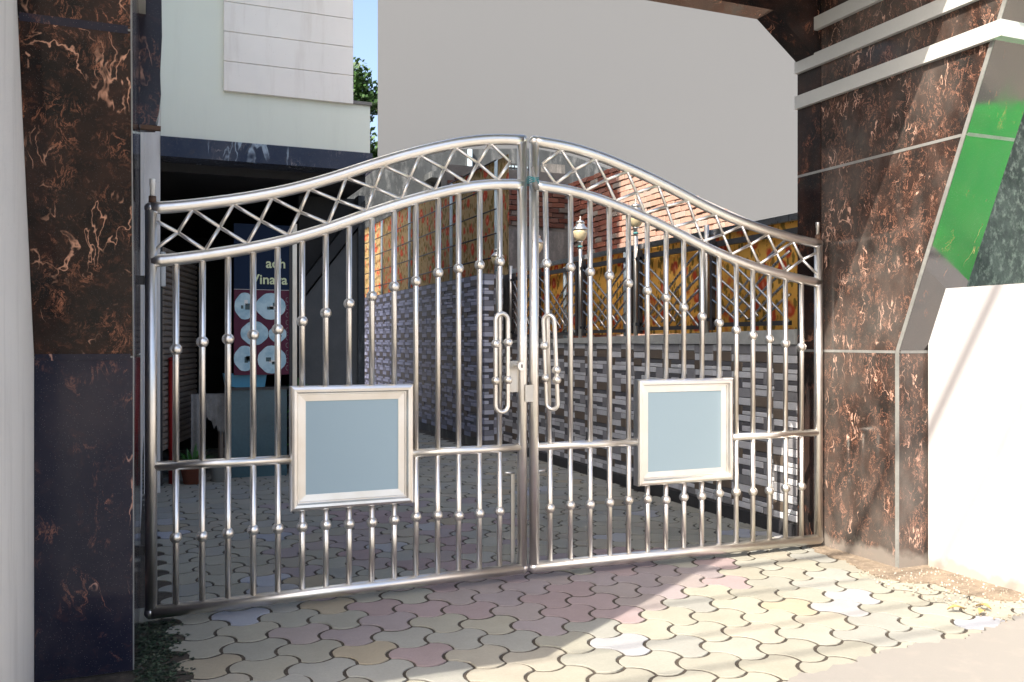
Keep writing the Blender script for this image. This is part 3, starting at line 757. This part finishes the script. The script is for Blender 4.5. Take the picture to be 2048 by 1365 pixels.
# ------------------------------------------------------------------ brickwork beyond the fence
bk = thing('brick_house', 'unfinished brick house with a sloping broken top beyond the fence', 'building')
def btop(y): return min(3.72, 2.60 + .42*(y-3.76))
bw, bh, bd = .225, .078, .10
bpieces = []
def bcol():
    c = R.choice([(.30,.105,.07), (.27,.095,.065), (.33,.13,.085), (.24,.10,.075), (.28,.14,.11), (.36,.17,.12), (.30,.26,.23)])
    f = R.uniform(.75, 1.15); return tuple(v*f for v in c)
for r_ in range(0, 46):
    z = .10 + r_*bh
    for k in range(-2, 36):
        y = 1.0 + k*bw + (bw/2 if r_ % 2 else 0)
        if y < 2.2 or y+bw > 8.3: continue
        if z+bh > btop(y+bw/2): continue
        bpieces.append(('x', y, z))
    for k in range(0, 12):
        x = 4.02 + k*bw + (bw/2 if r_ % 2 else 0)
        if x > 5.9 or z < 2.95 or z+bh > 3.86: continue
        bpieces.append(('y', x, z))
MB().prism([(2.2,-.05),(8.4,-.05),(8.4,3.70),(6.3,3.60),(3.7,2.53),(2.2,1.95)], 'x', 6.03, 6.25).build('mortar_wall', M['brick_mortar'] if 'brick_mortar' in M else plain('dirty_mortar', (.30,.27,.24), .95, .25, 9, .5), bk)
MB().box(4.0, 6.02, 8.03, 8.25, -.05, 3.84).build('mortar_wall', plain('dark_mortar', (.12,.11,.10), .95, .25, 9, .5), bk)  # return wall mortar, darker than that of the side wall
MB().box(4.0, 6.0, 7.985, 8.028, -.05, 2.93).build('plaster_coat', M['dark_plaster'], bk)
bp = MB(); bp.bbox(.006, bw-.006, -.022, .03, .007, bh-.004, .005); bpm = bp.mesh('brick', M['brick'])
bpieces.sort(key=lambda p: (0 if (p[0] == 'x' and p[2] > 2.2 and 3.4 < p[1] < 7.6) else 1, p[1]))
far = MB(); nbk = 0
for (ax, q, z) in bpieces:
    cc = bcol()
    if ax == 'x' and q < 6.35: cc = tuple(.45*v+.55*w for v, w in zip(cc, (.62,.46,.38) if R.random() < .7 else (.62,.56,.50)))  # sunlit stretch: the sun's paleness put into the brick colour, with whitewash residue
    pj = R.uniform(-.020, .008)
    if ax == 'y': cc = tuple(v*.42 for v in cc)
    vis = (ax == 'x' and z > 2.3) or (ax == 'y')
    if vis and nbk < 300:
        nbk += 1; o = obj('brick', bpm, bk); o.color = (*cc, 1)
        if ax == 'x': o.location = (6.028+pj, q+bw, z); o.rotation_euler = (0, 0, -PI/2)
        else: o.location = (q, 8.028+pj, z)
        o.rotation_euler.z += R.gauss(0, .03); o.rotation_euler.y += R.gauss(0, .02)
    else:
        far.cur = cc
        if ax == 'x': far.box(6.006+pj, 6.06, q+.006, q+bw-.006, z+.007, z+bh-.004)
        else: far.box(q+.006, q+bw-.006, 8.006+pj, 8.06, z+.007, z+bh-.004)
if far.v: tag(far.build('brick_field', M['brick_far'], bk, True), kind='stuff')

# ------------------------------------------------------------------ tall plain grey building and the weathered one before it
gb = thing('grey_building', 'tall plain grey building wall rising behind the gate', 'building')
MB().prism([(4.52,14.3),(30,14.3),(30,24),(7.6,24)], 'z', -.05, 14).build('wall', M['grey_paint'], gb)
wb = thing('weathered_building', 'weathered concrete house with a small barred window behind the cloth rack', 'building')
MB().prism([(2.35,-.05),(2.35,4.86),(4.4,4.98),(5.9,5.34),(7.9,5.53),(8.9,5.42),(10.0,5.15),(10.9,4.85),(10.9,-.05)], 'y', 13.6, 14.2).build('wall', M['weathered'], wb)
MB().box(5.35, 6.25, 13.1, 13.6, 4.62, 4.75).build('window_ledge', M['weathered'], wb)
wn_ = MB().box(5.5, 6.1, 13.57, 13.598, 4.05, 4.55).build('window', M['interior'], wb)
for k in range(6): MB().box(5.56+.09*k, 5.575+.09*k, 13.55, 13.568, 4.05, 4.55).build('window_bar', M['dark_iron'], wn_)
MB().tube([(6.35,13.54,3.2),(6.35,13.54,5.36)], .055, 10).build('drain_pipe', M['blue_pole'], wb)
gr_ = MB().box(7.15, 7.75, 13.585, 13.597, 4.25, 5.15).build('vent_grille', M['interior'], wb)
for k in range(7):
    for j in range(10): MB().box(7.17+.083*k, 7.215+.083*k, 13.56, 13.584, 4.27+.088*j, 4.31+.088*j).build('grille_block', M['blue_pole'], gr_)
MB().box(8.05, 8.5, 13.3, 13.6, -.05, 5.15).build('pier', M['dark_plaster'], wb)

# ------------------------------------------------------------------ pale green house over the dark carport (left)
YF = 3.6
hs = thing('house', 'pale green house with cream marble cladding raised over a dark carport', 'building')
MB().box(.08, 1.835, YF, 9.0, 2.94, 3.372).build('wall', M['green_plaster'], hs)
MB().box(.08, 1.675, YF+.004, 9.0, 3.372, 9.2).build('wall', M['green_plaster'], hs)
MB().box(1.50, 1.85, YF-.02, 9.0, 3.373, 3.40).build('sill', M['concrete'], hs)
MB().box(.08, 1.85, YF-.035, YF+.25, 2.775, 2.938).build('lintel', M['lintel'] if 'lintel' in M else mat_granite('blue_grey_granite', dark=(.035,.05,.085), warm=(.05,.065,.10), vein=(.30,.28,.28), haze=.12, rough=.12, sc=.6), hs)
zz = 3.362
for k in range(14):
    h_ = .252
    MB().bbox(.575, 1.676, YF-.035, YF+.002, zz+.003, zz+h_, .004).build('marble_slab', M['marble'], hs); zz += h_
MB().box(-.046, .078, YF-.02, YF+.30, -.05, 9.2).build('pilaster', M['neighbour_plaster'], hs)
MB().box(-.38, -.058, .245, YF-.025, -.05, 4.4).build('side_wall', M['neighbour_plaster'], hs)
for k in range(13): MB().bbox(-.058, -.046, .247, YF-.025, .48+.30*k+.002, .48+.30*(k+1)-.002, .002).build('marble_slab', M['marble'], hs)
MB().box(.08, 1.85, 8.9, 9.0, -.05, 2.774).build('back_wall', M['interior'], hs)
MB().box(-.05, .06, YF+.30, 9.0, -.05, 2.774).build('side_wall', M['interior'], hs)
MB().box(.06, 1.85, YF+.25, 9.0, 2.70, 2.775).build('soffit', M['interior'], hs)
# dark stair wall under the house with its sloping underside
MB().prism([(1.36,-.02),(1.36,1.62),(1.92,2.36),(1.92,-.02)], 'y', 4.50, 4.60).build('stair_wall', M['stairwall'] if 'stairwall' in M else plain('dark_grey_plaster', (.085,.09,.092), .8, .2), hs)
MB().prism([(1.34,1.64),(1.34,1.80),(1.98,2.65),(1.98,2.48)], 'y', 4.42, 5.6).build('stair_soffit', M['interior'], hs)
MB().box(1.92, 1.985, 4.46, 4.62, -.02, 2.70).build('column', M['weathered'], hs)
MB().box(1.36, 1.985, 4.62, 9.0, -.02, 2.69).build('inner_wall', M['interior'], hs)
# rolling shutter on the side of the carport
rs = thing('rolling_shutter', 'brown slatted rolling shutter standing half open inside the carport pier', 'shutter')
for k in range(34):
    z = .30+.052*k; A = Vector((.10,3.95,0)); B = Vector((.42,5.20,0)); nn = Vector((B.y-A.y, A.x-B.x, 0)).normalized()
    V = [P_+nn*d+Vector((0,0,z+h_)) for P_ in (A, B) for d, h_ in ((0,0),(.020,.012),(.020,.038),(0,.050))]
    MB().add(V, [(0,1,5,4),(1,2,6,5),(2,3,7,6),(3,0,4,7),(0,3,2,1),(4,5,6,7)], False).build('slat', M['slat'], rs)
for P_ in ((.10,3.95),(.42,5.20)): MB().box(P_[0]-.02, P_[0]+.0, P_[1]-.01, P_[1]+.02, -.016, 2.10).build('guide_rail', M['dark_iron'], rs)
bt = thing('meter_box', 'small pale electric box on the carport pier', 'box')
MB().bbox(.085, .125, 3.93, 4.06, 1.72, 2.02, .006).build('case', M['white_plastic'], bt); MB().box(.126, .129, 3.97, 4.02, 1.78, 1.84).build('switch', M['dark_iron'], bt)
rp = thing('red_pipe', 'dark red pipe standing in the carport by the left gate bars', 'pipe')
MB().tube([(.185,4.05,-.016),(.185,4.05,1.08)], .036, 14).build('pipe', M['red'], rp); MB().lathe([(.04,1.08),(.04,1.10),(.02,1.11)], .185, 4.05, 14).build('pipe_cap', M['red'], rp)

# sign board
sb = thing('sign_board', 'navy shop sign with pale letters over a maroon poster of kitchen pictures', 'sign')
SY = 4.12; 
bx0, bx1 = .705, 1.195
fz = lambda z: .94+(z-.83)*1.21
MB().box(bx0, bx1, SY, SY+.03, fz(1.474)+.004, 2.32).build('name_board', M['navy'], sb)
po = MB().box(bx0, bx1, SY+.002, SY+.03, .94, fz(1.474)).build('poster', M['maroon'], sb)
MB().box(bx0, bx1, SY-.002, SY+.028, fz(1.474)+.0005, fz(1.474)+.0035).build('poster_edge', M['white_plastic'], sb)
MB().box(bx1+.002, bx1+.028, SY-.004, SY+.05, .80, 2.32).build('board_frame', M['dark_iron'], sb)
MB().box(bx1+.03, bx1+.07, SY-.01, SY+.06, .78, 2.34).build('board_post', M['steel_dull'], sb)
def oval(cx_, cz, w, h, y, mat, name, par):
    pts = []
    for k in range(28):
        a_ = 2*PI*k/28; rr = 1 + .07*math.cos(4*a_+PI)*(-1)
        c, s_ = math.cos(a_), math.sin(a_)
        pts.append((cx_ + w*math.copysign(abs(c)**.75, c)*rr, cz + h*math.copysign(abs(s_)**.75, s_)*rr))
    mb = MB(); mb.prism(pts, 'y', y-.003, y); return mb.build(name, mat, par)
for (cx_, cz, w, h) in ((.80,1.35,.085,.095),(1.03,1.35,.125,.095),(.885,1.145,.115,.085),(1.09,1.14,.075,.06),(.80,.955,.09,.09),(1.04,.945,.12,.10)):
    cz = fz(cz); h *= 1.21; p = oval(cx_, cz, w, h, SY+.002, M['print_blue'], 'picture', po)
    for q in range(3):
        a_, b_ = cx_+w*R.uniform(-.6,.2), cz+h*R.uniform(-.5,.2); MB().box(a_, a_+w*R.uniform(.25,.55), SY-.0025, SY-.0012, b_, b_+h*R.uniform(.2,.5)).build('print_mark', R.choice([M['print_dark'], M['white_plastic'], M['print_dark']]), p)
for k in range(10):
    z = fz(.88+.058*k); MB().tube([(1.178+.012*math.cos(a_*1.0), SY-.001, z+.022*math.sin(a_)) for a_ in [PI*.3+q*PI*1.4/8 for q in range(9)]], .0016, 5).build('scroll_mark', M['grout'], po)
def word(body, x, z, size):
    cu = bpy.data.curves.new('letters', 'FONT'); cu.body = body; cu.size = size; cu.extrude = .001; cu.offset = size*.018; cu.space_character = 1.0
    t_ = bpy.data.objects.new('letters_curve', cu); col.objects.link(t_); bpy.context.view_layer.update()
    me = bpy.data.meshes.new_from_object(t_.evaluated_get(bpy.context.evaluated_depsgraph_get())); bpy.data.objects.remove(t_); me.materials.clear(); me.materials.append(M['letters'])
    o = obj('letters', me, sb); o.location = (x, SY-.003, z); o.rotation_euler = (PI/2, 0, 0)
word('adh', .985, 1.925, .125); word('Vinaya', .852, 1.775, .125)
gp_ = thing('glazed_panel', 'dark teal glazed counter front below the maroon poster', 'counter')
MB().box(.68, 1.18, 4.16, 4.19, -.016, .80).build('pane', M['interior_teal'], gp_); MB().box(.66, 1.20, 4.15, 4.40, .80, .825).build('top', M['dark_iron'], gp_)
MB().box(.66, .68, 4.15, 4.4, -.016, .80).build('side', M['dark_iron'], gp_)
bl = thing('blue_crate', 'bright blue plastic tub on the counter below the poster', 'tub')
MB().prism([(.64,.845),(.72,.826),(.98,.826),(1.0,.95),(.62,.95)], 'y', 4.06+.10, 4.36).build('tub', M['blue_plastic'], bl)
# cloth covered table, pot plant and bucket
tb = thing('table', 'low table under a ragged white cloth in the dark carport', 'table')
MB().box(.36, .63, 4.28, 4.52, .72, .75).build('table_top', M['slat'], tb)
for (x, y) in ((.38,4.30),(.61,4.30),(.38,4.50),(.61,4.50)): MB().box(x-.015, x+.015, y-.015, y+.015, -.016, .72).build('leg', M['slat'], tb)
def rag():
    V = []; n = 26
    for i in range(n+1):
        u = i/n; x = .345+.30*u; d = .16+.16*math.sin(5*u+.5)**2+.10*R.random()+(.28 if u < .4 else 0)
        V += [(x, 4.51, .757), (x, 4.272+.006*math.sin(31*u), .757), (x, 4.262+.018*math.sin(24*u), .757-d*.5), (x, 4.256+.022*math.sin(24*u+.6), .757-d)]
    F = [(4*i+j, 4*i+4+j, 4*i+5+j, 4*i+1+j) for i in range(n) for j in range(3)]
    mb = MB(); mb.add(V, F, True); return mb.build('cloth', M['cloth_white'])
tag(rag(), 'ragged white cloth over the low table in the carport', 'cloth')
pt = thing('potted_plant', 'small leafy plant in a terracotta pot by the red pipe', 'plant')
MB().lathe([(.07,-.012),(.10,.13),(.115,.135),(.115,.165),(.10,.165)], .345, 3.98, 18).build('pot', M['terracotta'], pt)
MB().lathe([(.10,.155),(.02,.16)], .345, 3.98, 14).build('pot_soil', M['soil'], pt)
def blade(mb, base, d, L, w, droop):
    base = Vector(base); d = Vector(d).normalized(); s_ = d.cross(Vector((0,0,1)));
    s_ = s_.normalized() if s_.length > .01 else Vector((1,0,0)); V = []
    for k in range(5):
        u = k/4; p = base + d*L*u + Vector((0,0,-droop*L*u*u)); ww = w*math.sin(PI*(.12+.86*u)); V += [p-s_*ww, p+s_*ww]
    mb.add(V, [(2*k, 2*k+1, 2*k+3, 2*k+2) for k in range(4)], True)
mb = MB()
for k in range(46):
    a_ = R.uniform(0, 2*PI); mb.cur = R.choice([(.05,.16,.03),(.07,.20,.04),(.04,.12,.03)])
    blade(mb, (.345+.03*math.cos(a_), 3.98+.03*math.sin(a_), .15), (math.cos(a_)*.6, math.sin(a_)*.6, R.uniform(.6,1.6)), R.uniform(.14,.30), .016, R.uniform(.1,.7))
mb.build('foliage', M['leaf'], pt, True)
bu = thing('bucket', 'small grey bucket on the carport floor', 'bucket')
MB().lathe([(.06,-.012),(.08,.15),(.084,.152),(.084,.165),(.075,.165)], .57, 4.02, 18).build('body', M['grout'], bu)
gpn = thing('potted_plant', 'bright green plant between the sign post and the stair wall', 'plant')
MB().lathe([(.07,-.012),(.09,.14),(.095,.15)], 1.30, 4.25, 16).build('pot', M['dark_iron'], gpn)
mb = MB()
for k in range(120):
    a_ = R.uniform(0, 2*PI); z = R.uniform(.15, .85); mb.cur = R.choice([(.05,.22,.04),(.08,.30,.05),(.04,.14,.03)])
    blade(mb, (1.30+.03*math.cos(a_), 4.25+.03*math.sin(a_), z), (math.cos(a_), math.sin(a_), R.uniform(-.1,.9)), R.uniform(.05,.12), .018, .5)
mb.tube([(1.30,4.25,.13),(1.305,4.25,.5),(1.295,4.25,.9)], .006, 6)
mb.build('foliage', M['leaf'], gpn, True)

# ------------------------------------------------------------------ tree between the houses
tr = thing('tree', 'leafy green tree seen between the marble house and the grey building', 'tree')
TX, TY = 4.05, 16.4
mbt = MB(); mbt.tube([(TX,TY,-.05),(TX+.1,TY,2.5),(TX-.05,TY+.1,4.6),(TX+.1,TY,6.0)], [.22,.18,.13,.06], 10)
tips = []
for k in range(16):
    a_ = R.uniform(0, 2*PI); z0 = R.uniform(3.2, 5.6); L = R.uniform(.6, 1.15); e = R.uniform(.25, .9)
    p1 = (TX+L*.5*math.cos(a_), TY+L*.5*math.sin(a_), z0+L*.35*e+.1); p2 = (TX+L*math.cos(a_), TY+L*math.sin(a_), z0+L*e)
    mbt.tube([(TX,TY,z0), p1, p2], [.06,.035,.012], 6); tips += [p1, p2, p2]
mbt.build('trunk', M['bark'], tr)
mb = MB()
tips += [(TX+R.uniform(-.6,.8), TY+R.uniform(-.7,.7), R.uniform(5.4,7.4)) for _ in range(26)]
for (x, y, z) in tips:
    rr = R.uniform(.35, .62)
    tone = R.choice([(.055,.13,.03),(.085,.18,.04),(.04,.095,.03),(.07,.155,.045)])
    for _ in range(400):
        d = Vector((R.gauss(0,1), R.gauss(0,1), R.gauss(0,.8))); d = d.normalized()*rr*R.random()**.45
        p = Vector((x,y,z))+d; n_ = Vector((R.gauss(0,1),R.gauss(0,1),R.gauss(.7,1))).normalized(); a_ = n_.orthogonal().normalized(); b_ = n_.cross(a_)
        s1 = R.uniform(.045,.085); s2 = s1*.5; f = R.uniform(.7,1.3); mb.cur = tuple(v*f for v in tone)
        mb.add([p-a_*s1, p+b_*s2, p+a_*s1, p-b_*s2], [(0,1,2,3)], False)
mb.build('crown', M['leaf'], tr, True)

# ------------------------------------------------------------------ overhead cables whose soft shadows cross the forecourt
for k, (q, H_) in enumerate(((-.06,7.2),(-.52,7.0),(-.95,6.8),(-1.28,7.1))):
    y = q - .534*H_
    pts = [(x, y+.02*x*0, H_ + .012*((x-4)**2)/8 - .3) for x in [-14+2*i for i in range(17)]]
    tag(MB().tube(pts, (.030,.011,.010,.012)[k], 8).build('overhead_cable', M['cable']), ['thick black cable bundle strung along the street', 'black overhead cable next to the thick bundle', 'middle black overhead cable of the street line', 'black overhead cable farthest from the thick bundle'][k], 'cable', 'overhead cables along the street')
for x in (-14, 18):
    up = thing('utility_pole', 'concrete utility pole carrying the cables, %s' % ('beyond the plastered house' if x < 0 else 'beyond the white wall'), 'utility pole')
    MB().tube([(x,-4.2,-.04),(x,-4.2,9.4)], [.16,.10], 14).build('shaft', M['concrete'], up); MB().box(x-.05, x+.05, -5.2, -3.3, 8.35, 8.5).build('crossarm', M['dark_iron'], up)

# ------------------------------------------------------------------ small things on the ground
mb = MB()
for k in range(900):
    y = R.uniform(-1.25, .02); x = R.gauss(.02, .055)
    if x < -.05 or x > .19 + .02*math.sin(20*y): continue
    mb.cur = R.choice([(.018,.035,.02),(.03,.055,.03),(.012,.022,.014),(.05,.06,.04)])
    for q in range(3):
        a_ = R.uniform(0, 2*PI); blade(mb, (x, y, -.004), (math.cos(a_), math.sin(a_), R.uniform(.3,1.0)), R.uniform(.012,.032), R.uniform(.004,.009), .4)
tag(mb.build('moss', M['leaf'], None, True), 'dark green moss and weeds at the foot of the left gate pillar', 'moss', kind='stuff')
mb = MB()
for k in range(400):
    x = R.uniform(3.45, 4.0); y = R.uniform(-1.5, -.55); s_ = R.uniform(.003,.010); mb.cur = R.choice([(.35,.30,.24),(.25,.21,.17),(.45,.42,.38)])
    mb.bbox(x, x+s_, y, y+s_*R.uniform(.6,1.3), .004, .008+s_*.6, s_*.25)
tag(mb.build('gravel', M['leaf'], None, True), 'scattered grit and crumbs by the white wall', 'gravel', kind='stuff')
for (x, y, rz) in ((3.50,-1.33,.4),(3.57,-1.28,1.7),(3.43,-1.25,2.6)):
    mb = MB(); mb.cur = R.choice([(.42,.27,.10),(.36,.22,.08)])
    n = 9; V = []
    for i in range(n):
        u = i/(n-1); w = .016*math.sin(PI*u)+.001; zc_ = .014+.012*math.sin(PI*u*1.1); xx = (u-.5)*.075
        V += [(xx, -w, zc_+.006), (xx, 0, zc_), (xx, w, zc_+.007)]
    mb.add(V, [(3*i+j, 3*i+3+j, 3*i+4+j, 3*i+1+j) for i in range(n-1) for j in (0,1)], True)
    lb_ = {3.50: 'dry curled leaf on the pavers between two other leaves', 3.57: 'dry curled leaf closest to the white wall', 3.43: 'dry curled leaf on the pavers farthest from the white wall'}[x]
    o = mb.build('dry_leaf', M['leaf'], None, True); o.location = (x, y, 0); o.rotation_euler = (0, 0, rz); tag(o, lb_, 'leaf', 'dry leaves by the white wall')
